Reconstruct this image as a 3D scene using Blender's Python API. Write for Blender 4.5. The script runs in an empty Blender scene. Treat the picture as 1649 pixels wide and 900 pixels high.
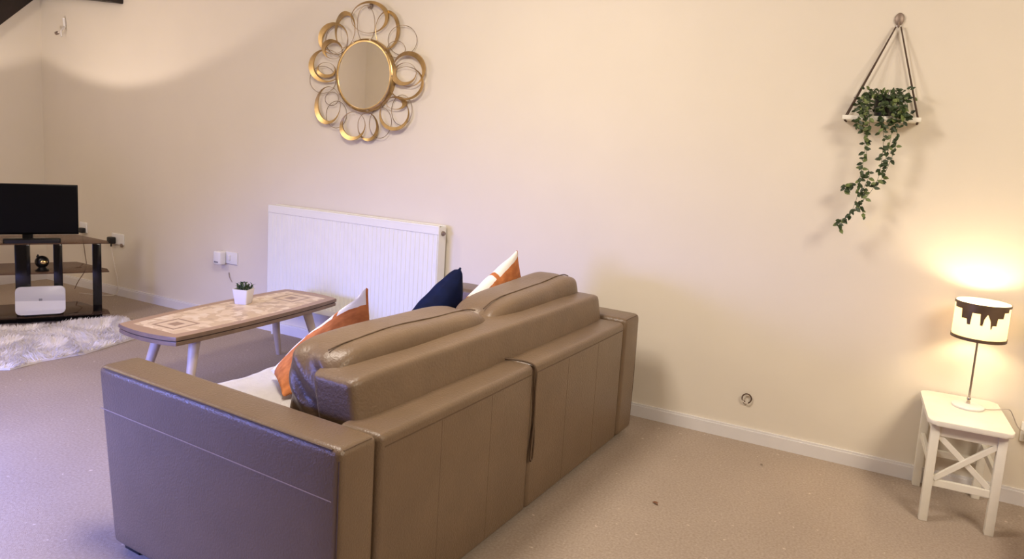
import bpy, bmesh, math, random
from mathutils import Vector, Matrix, noise
random.seed(7)
S = bpy.context.scene
COL = S.collection
PI = math.pi

# ------------------------------------------------------------------ camera
cd = bpy.data.cameras.new('camera'); cam = bpy.data.objects.new('camera', cd); COL.objects.link(cam)
def cam_axes(yaw, pitch, roll):
    cy, sy = math.cos(yaw), math.sin(yaw)
    f = Vector((-sy, cy, 0)); r = Vector((cy, sy, 0)); u = Vector((0, 0, 1))
    f2 = f*math.cos(pitch)+u*math.sin(pitch); u2 = -f*math.sin(pitch)+u*math.cos(pitch)
    return r*math.cos(roll)+u2*math.sin(roll), -r*math.sin(roll)+u2*math.cos(roll), f2
R_, U_, F_ = cam_axes(4.60658232e-01, -1.36107089e-01, 6.46020943e-02)
m = Matrix((R_, U_, -F_)).transposed().to_4x4(); m.translation = (0, -3.63116975, 1.4)
cam.matrix_world = m
cd.sensor_width = 36; cd.lens = 1165.363*36/1649
cd.shift_x = -23.097/1649; cd.shift_y = -57.235/1649; cd.clip_start = .05
S.camera = cam

# ------------------------------------------------------------------ exposure, world, lights
S.view_settings.view_transform = 'Standard'; S.view_settings.look = 'None'
S.view_settings.exposure = -0.10; S.view_settings.gamma = 1; S.view_settings.use_curve_mapping = False
w = bpy.data.worlds.new('world'); S.world = w; w.use_nodes = True
w.node_tree.nodes['Background'].inputs[0].default_value = (.35, .42, .8, 1)
w.node_tree.nodes['Background'].inputs[1].default_value = .6

def area(name, loc, target, sx, sy, power, color, spread=180):
    l = bpy.data.lights.new(name, 'AREA'); l.shape = 'RECTANGLE'; l.size = sx; l.size_y = sy
    l.energy = power; l.color = color; l.spread = math.radians(spread)
    o = bpy.data.objects.new(name, l); COL.objects.link(o); o.location = loc
    o.rotation_euler = (Vector(target)-Vector(loc)).to_track_quat('-Z', 'Y').to_euler(); return o
def spot(name, loc, target, power, color, angle, blend, radius=.02):
    l = bpy.data.lights.new(name, 'SPOT'); l.energy = power; l.color = color
    l.spot_size = math.radians(angle); l.spot_blend = blend; l.shadow_soft_size = radius
    o = bpy.data.objects.new(name, l); COL.objects.link(o); o.location = loc
    o.rotation_euler = (Vector(target)-Vector(loc)).to_track_quat('-Z', 'Y').to_euler(); return o
area('window_daylight', (-3.55, -4.14, .90), (-2.85, -2.14, -.75), 1.1, 1.0, 100, (.22, .29, 1.0), 95)
area('ceiling_lamp_right', (1.4, -2.3, 2.6), (.2, -1.2, 0), .9, .9, 74, (1.0, .87, .71))
area('ceiling_lamp_middle', (-1.7, -2.0, 2.6), (-1.5, -.9, 0), .6, .6, 54, (1.0, .88, .75))
def point(name, loc, power, color, radius):
    l = bpy.data.lights.new(name, 'POINT'); l.energy = power; l.color = color; l.shadow_soft_size = radius
    o = bpy.data.objects.new(name, l); COL.objects.link(o); o.location = loc; return o
point('ceiling_lamp_left', (-4.6, -2.5, 2.45), 54, (1.0, .86, .72), .16)
spot('uplighter_left', (-5.35, -1.15, 1.02), (-5.35, -1.149, 3.0), 42, (1.0, .84, .73), 127, .12, .03)

# ------------------------------------------------------------------ materials
def new_mat(name):
    m = bpy.data.materials.new(name); m.use_nodes = True
    return m, m.node_tree, m.node_tree.nodes['Principled BSDF']
def mat(name, color, rough=.6, metal=0, var=.06, nscale=12, bump=0, bscale=80, coat=0, spec=.5, trans=0, detail=4):
    m, nt, b = new_mat(name); N = nt.nodes; L = nt.links
    b.inputs['Roughness'].default_value = rough; b.inputs['Metallic'].default_value = metal
    b.inputs['Coat Weight'].default_value = coat; b.inputs['Specular IOR Level'].default_value = spec
    b.inputs['Transmission Weight'].default_value = trans
    tc = N.new('ShaderNodeTexCoord'); nz = N.new('ShaderNodeTexNoise'); nz.inputs['Scale'].default_value = nscale; nz.inputs['Detail'].default_value = detail
    L.new(tc.outputs['Object'], nz.inputs['Vector'])
    cr = N.new('ShaderNodeValToRGB'); L.new(nz.outputs['Fac'], cr.inputs[0])
    c = Vector(color[:3])
    cr.color_ramp.elements[0].position = .3; cr.color_ramp.elements[1].position = .7
    cr.color_ramp.elements[0].color = (*(c*(1-var)), 1); cr.color_ramp.elements[1].color = (*[min(1, v) for v in c*(1+var)], 1)
    L.new(cr.outputs[0], b.inputs['Base Color'])
    if bump:
        n2 = N.new('ShaderNodeTexNoise'); n2.inputs['Scale'].default_value = bscale; n2.inputs['Detail'].default_value = 6
        L.new(tc.outputs['Object'], n2.inputs['Vector'])
        bp = N.new('ShaderNodeBump'); bp.inputs['Strength'].default_value = bump; bp.inputs['Distance'].default_value = .01
        L.new(n2.outputs['Fac'], bp.inputs['Height']); L.new(bp.outputs[0], b.inputs['Normal'])
    return m
def emat(name, color, strength):
    m, nt, b = new_mat(name)
    b.inputs['Base Color'].default_value = (*color, 1); b.inputs['Emission Color'].default_value = (*color, 1)
    b.inputs['Emission Strength'].default_value = strength; return m

M = {}
M['wall'] = mat('painted_wall', (.73, .67, .57), .85, var=.015, nscale=3, bump=.03, bscale=220)
M['ceiling'] = mat('painted_ceiling', (.72, .66, .58), .9, var=.01, nscale=2)
M['dark_wall'] = mat('darkened_unseen_wall', (.16, .12, .09), .7, var=.1, nscale=5)  # unseen part of the front wall, darkened to cut warm bounce on the sofa
M['trim'] = mat('white_gloss_paint', (.72, .70, .70), .35, var=.02, nscale=10)
M['white_paint'] = mat('white_painted_wood', (.78, .75, .66), .4, var=.03, nscale=20, bump=.05, bscale=60)
M['radiator'] = mat('radiator_enamel', (.80, .80, .76), .4, var=.01)
M['leather'] = mat('taupe_leather', (.160, .108, .066), .31, var=.06, nscale=7, bump=.22, bscale=150, spec=.5)
M['leather_soft'] = mat('soft_taupe_leather', (.172, .116, .071), .38, var=.08, nscale=9, bump=.2, bscale=110)
M['seam'] = mat('dark_stitching', (.10, .062, .036), .6)
M['stitch'] = mat('pale_stitching', (.38, .29, .24), .6)
M['black'] = mat('black_plastic', (.006, .006, .007), .35, var=.1)
M['black_gloss'] = mat('gloss_black', (.004, .004, .005), .12, var=.1)
M['screen'] = mat('dark_screen', (.0025, .0025, .003), .35, var=.05, spec=.15)
M['white_plastic'] = mat('white_plastic', (.78, .77, .76), .35, var=.01)
M['router_low'] = mat('router_white', (.72, .72, .76), .3, var=.01)
M['router_top'] = mat('router_grey_white', (.50, .50, .56), .3, var=.01)
M['grey_mark'] = mat('grey_print', (.22, .22, .25), .5)
M['gold'] = mat('brushed_gold', (.50, .35, .16), .34, metal=1, var=.3, nscale=14)
M['dark_gold'] = mat('aged_bronze', (.25, .19, .13), .4, metal=1, var=.3, nscale=20)
M['mirror'] = mat('mirror_glass', (.86, .84, .76), .03, metal=1, var=0)
M['chrome'] = mat('chrome', (.55, .50, .45), .18, metal=1, var=.05)
M['shade_metal'] = mat('shade_metal', (.16, .11, .075), .4, metal=.6, var=.2)
M['cord'] = mat('brown_cord', (.075, .045, .03), .8)
M['taupe_metal'] = mat('taupe_metal', (.26, .20, .16), .45, metal=.4)
M['timber'] = mat('dark_timber', (.012, .006, .004), .6, var=.3, nscale=6, bump=.3, bscale=30)
M['table_edge'] = mat('table_edge_wood', (.19, .125, .078), .5, var=.15, nscale=15)
M['table_leg'] = mat('pale_table_leg', (.50, .41, .33), .5, var=.06, nscale=20)
M['leaf'] = mat('ivy_leaf', (.024, .045, .010), .5, var=.55, nscale=60)
M['leaf_light'] = mat('ivy_leaf_light', (.13, .17, .05), .5, var=.4, nscale=60)
M['succulent'] = mat('succulent_leaf', (.06, .10, .045), .5, var=.5, nscale=80)
M['soil'] = mat('soil', (.02, .013, .01), .9, var=.3, nscale=80)
M['throw'] = mat('white_throw', (.90, .88, .88), .9, var=.03, nscale=30, bump=.3, bscale=120)
M['navy'] = mat('navy_velvet', (.002, .006, .036), .75, var=.4, nscale=12, bump=.1, bscale=100)
M['navy'].node_tree.nodes['Principled BSDF'].inputs['Specular IOR Level'].default_value = .15
M['fur'] = mat('white_fur', (.84, .80, .77), .9, var=.07, nscale=20)
M['cable_white'] = mat('white_cable', (.62, .56, .5), .5)
M['cable_grey'] = mat('grey_cable', (.20, .14, .11), .6)
M['orange_wood'] = mat('orange_wood', (.30, .085, .02), .5, var=.2, nscale=14)
M['debris'] = mat('dried_leaf', (.28, .09, .025), .8, var=.3, nscale=100)
M['debris_dark'] = mat('dark_crumb', (.07, .035, .02), .8, var=.3, nscale=100)
M['gold_highlight'] = mat('gold_glint', (.75, .55, .25), .2, metal=1)

def carpet():
    m, nt, b = new_mat('beige_carpet'); N = nt.nodes; L = nt.links
    tc = N.new('ShaderNodeTexCoord')
    def nz(s, d=3):
        n = N.new('ShaderNodeTexNoise'); n.inputs['Scale'].default_value = s; n.inputs['Detail'].default_value = d
        L.new(tc.outputs['Object'], n.inputs['Vector']); return n
    a = nz(110, 5); r = N.new('ShaderNodeValToRGB'); L.new(a.outputs['Fac'], r.inputs[0])
    e = r.color_ramp.elements; e[0].position = .28; e[1].position = .72
    e[0].color = (.35, .275, .215, 1); e[1].color = (.48, .395, .32, 1)
    big = nz(1.6, 3); r2 = N.new('ShaderNodeValToRGB'); L.new(big.outputs['Fac'], r2.inputs[0])
    r2.color_ramp.elements[0].position = .3; r2.color_ramp.elements[1].position = .7
    r2.color_ramp.elements[0].color = (.88, .87, .86, 1); r2.color_ramp.elements[1].color = (1, 1, 1, 1)
    mx = N.new('ShaderNodeMix'); mx.data_type = 'RGBA'; mx.blend_type = 'MULTIPLY'; mx.inputs[0].default_value = 1
    L.new(r.outputs[0], mx.inputs[6]); L.new(r2.outputs[0], mx.inputs[7])
    fl = nz(34, 2); r3 = N.new('ShaderNodeValToRGB'); L.new(fl.outputs['Fac'], r3.inputs[0])
    r3.color_ramp.elements[0].position = .70; r3.color_ramp.elements[1].position = .76
    r3.color_ramp.elements[0].color = (0, 0, 0, 1); r3.color_ramp.elements[1].color = (1, 1, 1, 1)
    m2 = N.new('ShaderNodeMix'); m2.data_type = 'RGBA'; L.new(r3.outputs[0], m2.inputs[0]); L.new(mx.outputs[2], m2.inputs[6]); m2.inputs[7].default_value = (.60, .50, .42, 1)
    L.new(m2.outputs[2], b.inputs['Base Color']); b.inputs['Roughness'].default_value = .95
    f = nz(600, 3); bp = N.new('ShaderNodeBump'); bp.inputs['Strength'].default_value = .5; bp.inputs['Distance'].default_value = .006
    L.new(f.outputs['Fac'], bp.inputs['Height']); L.new(bp.outputs[0], b.inputs['Normal'])
    return m
M['carpet'] = carpet()

def tinted_glass():
    m, nt, b = new_mat('smoked_glass'); N = nt.nodes; L = nt.links
    b.inputs['Base Color'].default_value = (.10, .065, .05, 1); b.inputs['Roughness'].default_value = .06
    tr = N.new('ShaderNodeBsdfTransparent'); tr.inputs[0].default_value = (.62, .50, .44, 1)
    mx = N.new('ShaderNodeMixShader'); mx.inputs[0].default_value = .40
    L.new(tr.outputs[0], mx.inputs[1]); L.new(b.outputs[0], mx.inputs[2]); L.new(mx.outputs[0], N['Material Output'].inputs[0])
    return m
M['glass'] = tinted_glass()

def shade_fabric():
    m, nt, b = new_mat('cream_shade'); N = nt.nodes; L = nt.links
    b.inputs['Base Color'].default_value = (.92, .84, .66, 1); b.inputs['Roughness'].default_value = .8
    tl = N.new('ShaderNodeBsdfTranslucent'); tl.inputs[0].default_value = (.95, .86, .66, 1)
    mx = N.new('ShaderNodeMixShader'); mx.inputs[0].default_value = .45
    L.new(b.outputs[0], mx.inputs[1]); L.new(tl.outputs[0], mx.inputs[2]); L.new(mx.outputs[0], N['Material Output'].inputs[0])
    return m
M['shade'] = shade_fabric()

def uvnode(nt):
    u = nt.nodes.new('ShaderNodeUVMap'); u.uv_map = 'UVMap'
    s = nt.nodes.new('ShaderNodeSeparateXYZ'); nt.links.new(u.outputs[0], s.inputs[0]); return u, s
def mth(nt, op, a, b=None):
    n = nt.nodes.new('ShaderNodeMath'); n.operation = op
    for i, v in enumerate((a, b)):
        if v is None: continue
        if isinstance(v, (int, float)): n.inputs[i].default_value = v
        else: nt.links.new(v, n.inputs[i])
    return n.outputs[0]
def patterned_pillow(name, freq, phase, width, gap):
    # white shapes printed in a row along one edge of orange linen
    m, nt, b = new_mat(name); N = nt.nodes; L = nt.links
    u, s = uvnode(nt)
    nz = N.new('ShaderNodeTexNoise'); nz.inputs['Scale'].default_value = 5; nz.inputs['Detail'].default_value = 3
    L.new(u.outputs[0], nz.inputs['Vector'])
    wob = mth(nt, 'MULTIPLY', mth(nt, 'SUBTRACT', nz.outputs['Fac'], .5), .09)
    uu = mth(nt, 'ADD', s.outputs['X'], wob)
    band = mth(nt, 'LESS_THAN', uu, width)
    v = mth(nt, 'FRACT', mth(nt, 'ADD', mth(nt, 'MULTIPLY', s.outputs['Y'], freq), phase))
    on = mth(nt, 'GREATER_THAN', mth(nt, 'ADD', v, wob), gap)
    mask = mth(nt, 'MULTIPLY', band, on)
    n2 = N.new('ShaderNodeTexNoise'); n2.inputs['Scale'].default_value = 9; L.new(u.outputs[0], n2.inputs['Vector'])
    cr = N.new('ShaderNodeValToRGB'); L.new(n2.outputs['Fac'], cr.inputs[0])
    cr.color_ramp.elements[0].position = .35; cr.color_ramp.elements[1].position = .65
    cr.color_ramp.elements[0].color = (.42, .13, .035, 1); cr.color_ramp.elements[1].color = (.62, .215, .065, 1)
    mx = N.new('ShaderNodeMix'); mx.data_type = 'RGBA'; L.new(mask, mx.inputs[0]); L.new(cr.outputs[0], mx.inputs[6]); mx.inputs[7].default_value = (.86, .83, .80, 1)
    L.new(mx.outputs[2], b.inputs['Base Color']); b.inputs['Roughness'].default_value = .85
    f = N.new('ShaderNodeTexNoise'); f.inputs['Scale'].default_value = 60; L.new(u.outputs[0], f.inputs['Vector'])
    bp = N.new('ShaderNodeBump'); bp.inputs['Strength'].default_value = .25; bp.inputs['Distance'].default_value = .004
    L.new(f.outputs['Fac'], bp.inputs['Height']); L.new(bp.outputs[0], b.inputs['Normal'])
    return m
M['pillow_a'] = patterned_pillow('orange_print_linen', 3.6, .42, .18, .14)
M['pillow_b'] = patterned_pillow('orange_print_linen_wide', 2.3, .72, .07, .12)

def table_top_mat():
    # tan wood margin, cream mosaic field, a nested-square motif near each end (UV in metres from the table's centre)
    m, nt, b = new_mat('mosaic_table_top'); N = nt.nodes; L = nt.links
    u, s = uvnode(nt)
    ax = mth(nt, 'ABSOLUTE', s.outputs['X']); ay = mth(nt, 'ABSOLUTE', s.outputs['Y'])
    # half width of inlay follows the bowed side
    yy = mth(nt, 'MULTIPLY', s.outputs['Y'], s.outputs['Y'])
    lim = mth(nt, 'SUBTRACT', .188, mth(nt, 'MULTIPLY', yy, .13))
    inlay = mth(nt, 'MULTIPLY', mth(nt, 'LESS_THAN', ax, lim), mth(nt, 'LESS_THAN', ay, .525))
    mp = N.new('ShaderNodeVectorMath'); mp.operation = 'SCALE'; L.new(u.outputs[0], mp.inputs[0]); mp.inputs['Scale'].default_value = 24
    vo = N.new('ShaderNodeTexVoronoi'); vo.distance = 'CHEBYCHEV'; vo.inputs['Scale'].default_value = 1; L.new(mp.outputs[0], vo.inputs['Vector'])
    sp = N.new('ShaderNodeSeparateColor'); L.new(vo.outputs['Color'], sp.inputs[0])
    cr = N.new('ShaderNodeValToRGB'); L.new(sp.outputs[0], cr.inputs[0]); cr.color_ramp.interpolation = 'CONSTANT'
    e = cr.color_ramp.elements; e[0].color = (.60, .46, .30, 1); e[1].position = .35; e[1].color = (.72, .58, .41, 1)
    x = e.new(.7); x.color = (.52, .39, .26, 1); x = e.new(.86); x.color = (.76, .64, .48, 1)
    # squares
    d = mth(nt, 'MAXIMUM', mth(nt, 'ABSOLUTE', mth(nt, 'SUBTRACT', ay, .40)), mth(nt, 'ABSOLUTE', mth(nt, 'ADD', s.outputs['X'], 0.0)))
    r1 = mth(nt, 'MULTIPLY', mth(nt, 'GREATER_THAN', d, .065), mth(nt, 'LESS_THAN', d, .080))
    r2 = mth(nt, 'LESS_THAN', d, .030)
    dark = mth(nt, 'MAXIMUM', r1, r2)
    inner = mth(nt, 'LESS_THAN', d, .10)
    m0 = N.new('ShaderNodeMix'); m0.data_type = 'RGBA'; L.new(inner, m0.inputs[0]); L.new(cr.outputs[0], m0.inputs[6]); m0.inputs[7].default_value = (.66, .52, .36, 1)
    m1 = N.new('ShaderNodeMix'); m1.data_type = 'RGBA'; L.new(dark, m1.inputs[0]); L.new(m0.outputs[2], m1.inputs[6]); m1.inputs[7].default_value = (.34, .23, .155, 1)
    m2 = N.new('ShaderNodeMix'); m2.data_type = 'RGBA'; L.new(inlay, m2.inputs[0]); m2.inputs[6].default_value = (.38, .255, .17, 1); L.new(m1.outputs[2], m2.inputs[7])
    L.new(m2.outputs[2], b.inputs['Base Color']); b.inputs['Roughness'].default_value = .45
    return m
M['table_top'] = table_top_mat()

# ------------------------------------------------------------------ mesh helpers
def finish(name, bm, mats, parent=None, smooth=True, angle=40, recalc=True):
    if recalc: bmesh.ops.recalc_face_normals(bm, faces=bm.faces)
    me = bpy.data.meshes.new(name); bm.to_mesh(me); bm.free()
    o = bpy.data.objects.new(name, me); COL.objects.link(o)
    for k in (mats if isinstance(mats, (list, tuple)) else [mats]): me.materials.append(M[k] if isinstance(k, str) else k)
    if parent: o.parent = parent
    if smooth:
        for p in me.polygons: p.use_smooth = True
        me.set_sharp_from_angle(angle=math.radians(angle))
    return o
def tag(o, label, cat, group=None, kind=None):
    o['label'] = label
    if cat: o['category'] = cat
    if group: o['group'] = group
    if kind: o['kind'] = kind
    return o
def empty(name, loc, rz, label, cat, group=None):
    o = bpy.data.objects.new(name, None); COL.objects.link(o); o.location = loc; o.rotation_euler = (0, 0, rz); o.empty_display_size = .1
    return tag(o, label, cat, group)
def struct(o): o['kind'] = 'structure'; return o
def box(bm, x0, x1, y0, y1, z0, z1, bev=0, seg=3, mi=0):
    t = bmesh.new()
    bmesh.ops.create_cube(t, size=1, matrix=Matrix.Translation(((x0+x1)/2, (y0+y1)/2, (z0+z1)/2)) @ Matrix.Diagonal((abs(x1-x0), abs(y1-y0), abs(z1-z0), 1)))
    if bev: bmesh.ops.bevel(t, geom=t.edges[:], offset=bev, segments=seg, profile=.5, affect='EDGES')
    for f in t.faces: f.material_index = mi
    merge(bm, t)
def merge(bm, t, mat_=None):
    if mat_ is not None: bmesh.ops.transform(t, matrix=mat_, verts=t.verts)
    me = bpy.data.meshes.new('tmp'); t.to_mesh(me); t.free(); bm.from_mesh(me); bpy.data.meshes.remove(me)
def obox(bm, p, q, w_, d_, up=(0, 0, 1), bev=0, mi=0):
    """bar of section w_ x d_ from p to q"""
    p, q = Vector(p), Vector(q); z = (q-p); L = z.length; z.normalize()
    y = Vector(up) - z*Vector(up).dot(z)
    if y.length < 1e-4: y = Vector((0, 1, 0)) - z*z.y
    y.normalize(); x = y.cross(z)
    t = bmesh.new(); bmesh.ops.create_cube(t, size=1, matrix=Matrix.Diagonal((w_, d_, L, 1)))
    if bev: bmesh.ops.bevel(t, geom=t.edges[:], offset=bev, segments=2, profile=.5, affect='EDGES')
    for f in t.faces: f.material_index = mi
    mm = Matrix((x, y, z)).transposed().to_4x4(); mm.translation = (p+q)/2
    merge(bm, t, mm)
def tube(bm, pts, r, n=8, closed=False, mi=0, r1=None):
    pts = [Vector(p) for p in pts]; k = len(pts); rings = []
    prev = None
    for i, p in enumerate(pts):
        if closed: t = pts[(i+1) % k]-pts[i-1]
        else: t = pts[min(i+1, k-1)]-pts[max(i-1, 0)]
        t.normalize()
        if prev is None:
            a = Vector((0, 0, 1)) if abs(t.z) < .9 else Vector((1, 0, 0)); prev = a
        nrm = prev - t*prev.dot(t)
        if nrm.length < 1e-5: nrm = Vector((1, 0, 0)) - t*t.x
        nrm.normalize(); prev = nrm; bi = t.cross(nrm)
        rr = r if r1 is None else r+(r1-r)*i/(k-1)
        rings.append([bm.verts.new(p+(nrm*math.cos(2*PI*j/n)+bi*math.sin(2*PI*j/n))*rr) for j in range(n)])
    for i in range(k if closed else k-1):
        a, b = rings[i], rings[(i+1) % k]
        for j in range(n):
            f = bm.faces.new((a[j], a[(j+1) % n], b[(j+1) % n], b[j])); f.material_index = mi
    if not closed:
        for c in (rings[0][::-1], rings[-1]):
            f = bm.faces.new(c); f.material_index = mi
def spline(pts, n=8):
    pts = [Vector(p) for p in pts]; out = []
    P_ = [pts[0]*2-pts[1]]+pts+[pts[-1]*2-pts[-2]]
    for i in range(1, len(P_)-2):
        a, b, c, d = P_[i-1:i+3]
        for k in range(n):
            t = k/n
            out.append(.5*((2*b)+(c-a)*t+(2*a-5*b+4*c-d)*t*t+(3*b-a-3*c+d)*t**3))
    out.append(pts[-1]); return out
def lathe(bm, prof, n=32, c=(0, 0, 0), mi=0, cap=True):
    rings = []
    for r, z in prof:
        rings.append([bm.verts.new((c[0]+r*math.cos(2*PI*j/n), c[1]+r*math.sin(2*PI*j/n), c[2]+z)) for j in range(n)])
    for a, b in zip(rings, rings[1:]):
        for j in range(n):
            f = bm.faces.new((a[j], a[(j+1) % n], b[(j+1) % n], b[j])); f.material_index = mi
    if cap:
        for c_ in (rings[0][::-1], rings[-1]):
            f = bm.faces.new(c_); f.material_index = mi
def prism(bm, poly, z0, z1, bev=0, mi=0, seg=2):
    t = bmesh.new(); a = [t.verts.new((x, y, z0)) for x, y in poly]; b = [t.verts.new((x, y, z1)) for x, y in poly]
    t.faces.new(a[::-1]); t.faces.new(b); n = len(poly)
    es = []
    for i in range(n): t.faces.new((a[i], a[(i+1) % n], b[(i+1) % n], b[i]))
    if bev:
        t.edges.ensure_lookup_table()
        es = [e for e in t.edges if abs(e.verts[0].co.z-e.verts[1].co.z) < 1e-6]
        bmesh.ops.bevel(t, geom=es, offset=bev, segments=seg, profile=.5, affect='EDGES')
    for f in t.faces: f.material_index = mi
    merge(bm, t)
def softbox(x0, x1, y0, y1, z0, z1, p=5, n=14, fn=None):
    """rounded, puffy block: cube grid pulled onto a super-ellipsoid"""
    bm = bmesh.new(); bmesh.ops.create_cube(bm, size=2); bmesh.ops.subdivide_edges(bm, edges=bm.edges[:], cuts=n, use_grid_fill=True)
    c = Vector(((x0+x1)/2, (y0+y1)/2, (z0+z1)/2)); h = Vector(((x1-x0)/2, (y1-y0)/2, (z1-z0)/2))
    for v in bm.verts:
        q = v.co.copy()
        ps = p if not isinstance(p, (list, tuple)) else 1
        nn = (abs(q.x)**p+abs(q.y)**p+abs(q.z)**p)**(1/p)
        q = q/nn
        co = Vector((q.x*h.x, q.y*h.y, q.z*h.z))+c
        if fn: co = fn(co, q)
        v.co = co
    return bm

# ------------------------------------------------------------------ the room
XL, XR, YF, ZC = -6.365, 2.2, -4.18, 2.75
bm = bmesh.new(); box(bm, XL-.2, XR+.2, YF-.2, .2, -.1, 0); struct(finish('floor', bm, 'carpet', smooth=False))
bm = bmesh.new(); box(bm, XL-.2, XR+.2, 0, .2, 0, ZC); struct(finish('wall_back', bm, 'wall', smooth=False))
bm = bmesh.new(); box(bm, XL-.2, XL, YF, 0, 0, ZC); struct(finish('wall_left', bm, 'wall', smooth=False))
wx0, wx1, wz0, wz1 = -4.15, -2.95, .35, 1.45
bm = bmesh.new(); box(bm, XL-.2, wx0, YF-.2, YF, 0, ZC); box(bm, wx1, XR+.2, YF-.2, YF, 0, ZC, mi=1); box(bm, wx0, wx1, YF-.2, YF, 0, wz0); box(bm, wx0, wx1, YF-.2, YF, wz1, ZC)
struct(finish('wall_front', bm, ['wall', 'dark_wall'], smooth=False))
bm = bmesh.new()
for a in (wx0, wx1-.05, (wx0+wx1)/2-.025): box(bm, a, a+.05, YF-.14, YF-.08, wz0, wz1)
for z in (wz0, wz1-.05): box(bm, wx0, wx1, YF-.14, YF-.08, z, z+.05)
struct(finish('window_1', bm, 'trim', smooth=False))
bm = bmesh.new(); box(bm, XR, XR+.2, YF, 0, 0, ZC); struct(finish('wall_right', bm, 'wall', smooth=False))
bm = bmesh.new(); box(bm, XL-.2, XR+.2, YF-.2, .2, ZC, ZC+.1); struct(finish('ceiling', bm, 'ceiling', smooth=False))
def skirting(name, poly_, axis):
    bm = bmesh.new()
    if axis == 'x': box(bm, XL, XR, -.016, 0, 0, .06); prof = [(XL, XR)]; box(bm, XL, XR, -.011, 0, .06, .070)
    else: box(bm, XL, XL+.016, YF, -.016, 0, .06); box(bm, XL, XL+.011, YF, -.011, .06, .070)
    struct(finish(name, bm, 'trim', smooth=False))
skirting('baseboard_back', None, 'x'); skirting('baseboard_left', None, 'y')
# dark timber on the upper left
bm = bmesh.new(); obox(bm, (-5.30, -.05, 2.35), (-6.34, -.05, 2.45), .10, .2, up=(0, 0, 1), bev=.006); struct(finish('trim_1', bm, 'timber', smooth=False))
bm = bmesh.new(); obox(bm, (XL+.05, -.98, 1.565), (XL+.05, -.04, 2.46), .10, .16, up=(0, -1, 1), bev=.006); struct(finish('trim_2', bm, 'timber', smooth=False))

# ------------------------------------------------------------------ sofa
sofa = empty('sofa', (-1.03072788, -.24657353, 0), -.05653765, 'long taupe leather sofa seen from behind, in the middle of the carpet', 'sofa')
SL, SD, SH = 2.045, 1.059, .614
def wr(co, q, amp=.006, sc=5):
    return co + Vector((1, 1, 1))*0 + Vector((noise.noise(co*sc), noise.noise(co*sc+Vector((9, 0, 0))), noise.noise(co*sc+Vector((0, 9, 0)))))*amp
def arm(y0, y1, outer):
    bm = bmesh.new(); t = bmesh.new()
    bmesh.ops.create_cube(t, size=1, matrix=Matrix.Translation((-SD/2, (y0+y1)/2, (SH+.03)/2)) @ Matrix.Diagonal((SD, y1-y0, SH-.03, 1)))
    for v in t.verts:
        if v.co.x < -SD/2 and v.co.z < .2: v.co.x += .074
    bmesh.ops.bevel(t, geom=t.edges[:], offset=.022, segments=4, profile=.5, affect='EDGES')
    bmesh.ops.subdivide_edges(t, edges=[e for e in t.edges if e.calc_length() > .3], cuts=12, use_grid_fill=True)
    merge(bm, t)
    yo = y0 if outer < 0 else y1
    s = -1 if outer < 0 else 1
    # pale stitched line along the outer face and dark piping at the top edge
    tube(bm, [(-SD+.02, yo+s*.0002, .475), (-SD*.5, yo+s*.0002, .474), (-.025, yo+s*.0002, .472)], .0017, 6, mi=2)
    tube(bm, [(-SD+.03, yo+s*-.005, SH-.006), (-SD*.5, yo+s*-.005, SH-.005), (-.03, yo+s*-.005, SH-.006)], .0028, 6, mi=1)
    tube(bm, [(-.006, yo-s*.006, SH-.03), (-.0045, yo-s*.004, .3), (-.006, yo-s*.006, .06)], .0022, 6, mi=1)
    tube(bm, [(-.006, yo-s*.02, SH-.007), (-.006, (y0+y1)/2, SH-.006), (-.006, yo-s*(y1-y0-.02), SH-.007)], .002, 6, mi=1)
    return finish('armrest', bm, ['leather', 'seam', 'stitch'], sofa)
arm(-SL, -SL+.142, -1); arm(-.175, 0, 1)
# outer back: two upholstered panels with seams
def back_panel(y0, y1):
    bm = bmesh.new(); t = bmesh.new()
    box(t, -.16, -.002, y0, y1, .03, .602, .020, 4)
    merge(bm, t)
    tube(bm, [(-.0022, y0+.02, .567), (-.0018, (y0+y1)/2, .566), (-.0022, y1-.02, .567)], .0022, 6, mi=1)
    for k in (1, 2):
        yy = y0+(y1-y0)*k/3
        tube(bm, [(-.0024, yy, .562), (-.0024, yy, .05)], .0010, 6, mi=1)
    return finish('back_panel', bm, ['leather', 'seam', 'leather_soft'], sofa)
back_panel(-1.893, -1.052); back_panel(-1.050, -.188)
# folding strap hanging from the middle
bm = bmesh.new()
tube(bm, spline([(-.15, -1.10, .606), (-.10, -1.075, .609), (-.03, -1.055, .606), (.003, -1.048, .585), (.004, -1.045, .50), (.004, -1.040, .40), (.004, -1.046, .30), (.005, -1.052, .235)], 6), .0042, 8)
tube(bm, spline([(.004, -1.042, .40), (.006, -1.034, .32), (.006, -1.036, .24), (.006, -1.050, .230)], 6), .0038, 8)
finish('pull_strap', bm, 'seam', sofa)
# inner backrest block
def blk(co, q):
    co = wr(co, q, .005, 4)
    t = (co.z-.56)/.17
    co.x -= .03*t
    return co
finish('backrest_frame', softbox(-.285, -.105, -1.86, -.185, .545, .722, 12, 24, blk), 'leather_soft', sofa, angle=80)
bm = bmesh.new(); box(bm, -.30, -.165, -1.88, -.19, .28, .545, .02); finish('inner_back', bm, 'leather', sofa)
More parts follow.
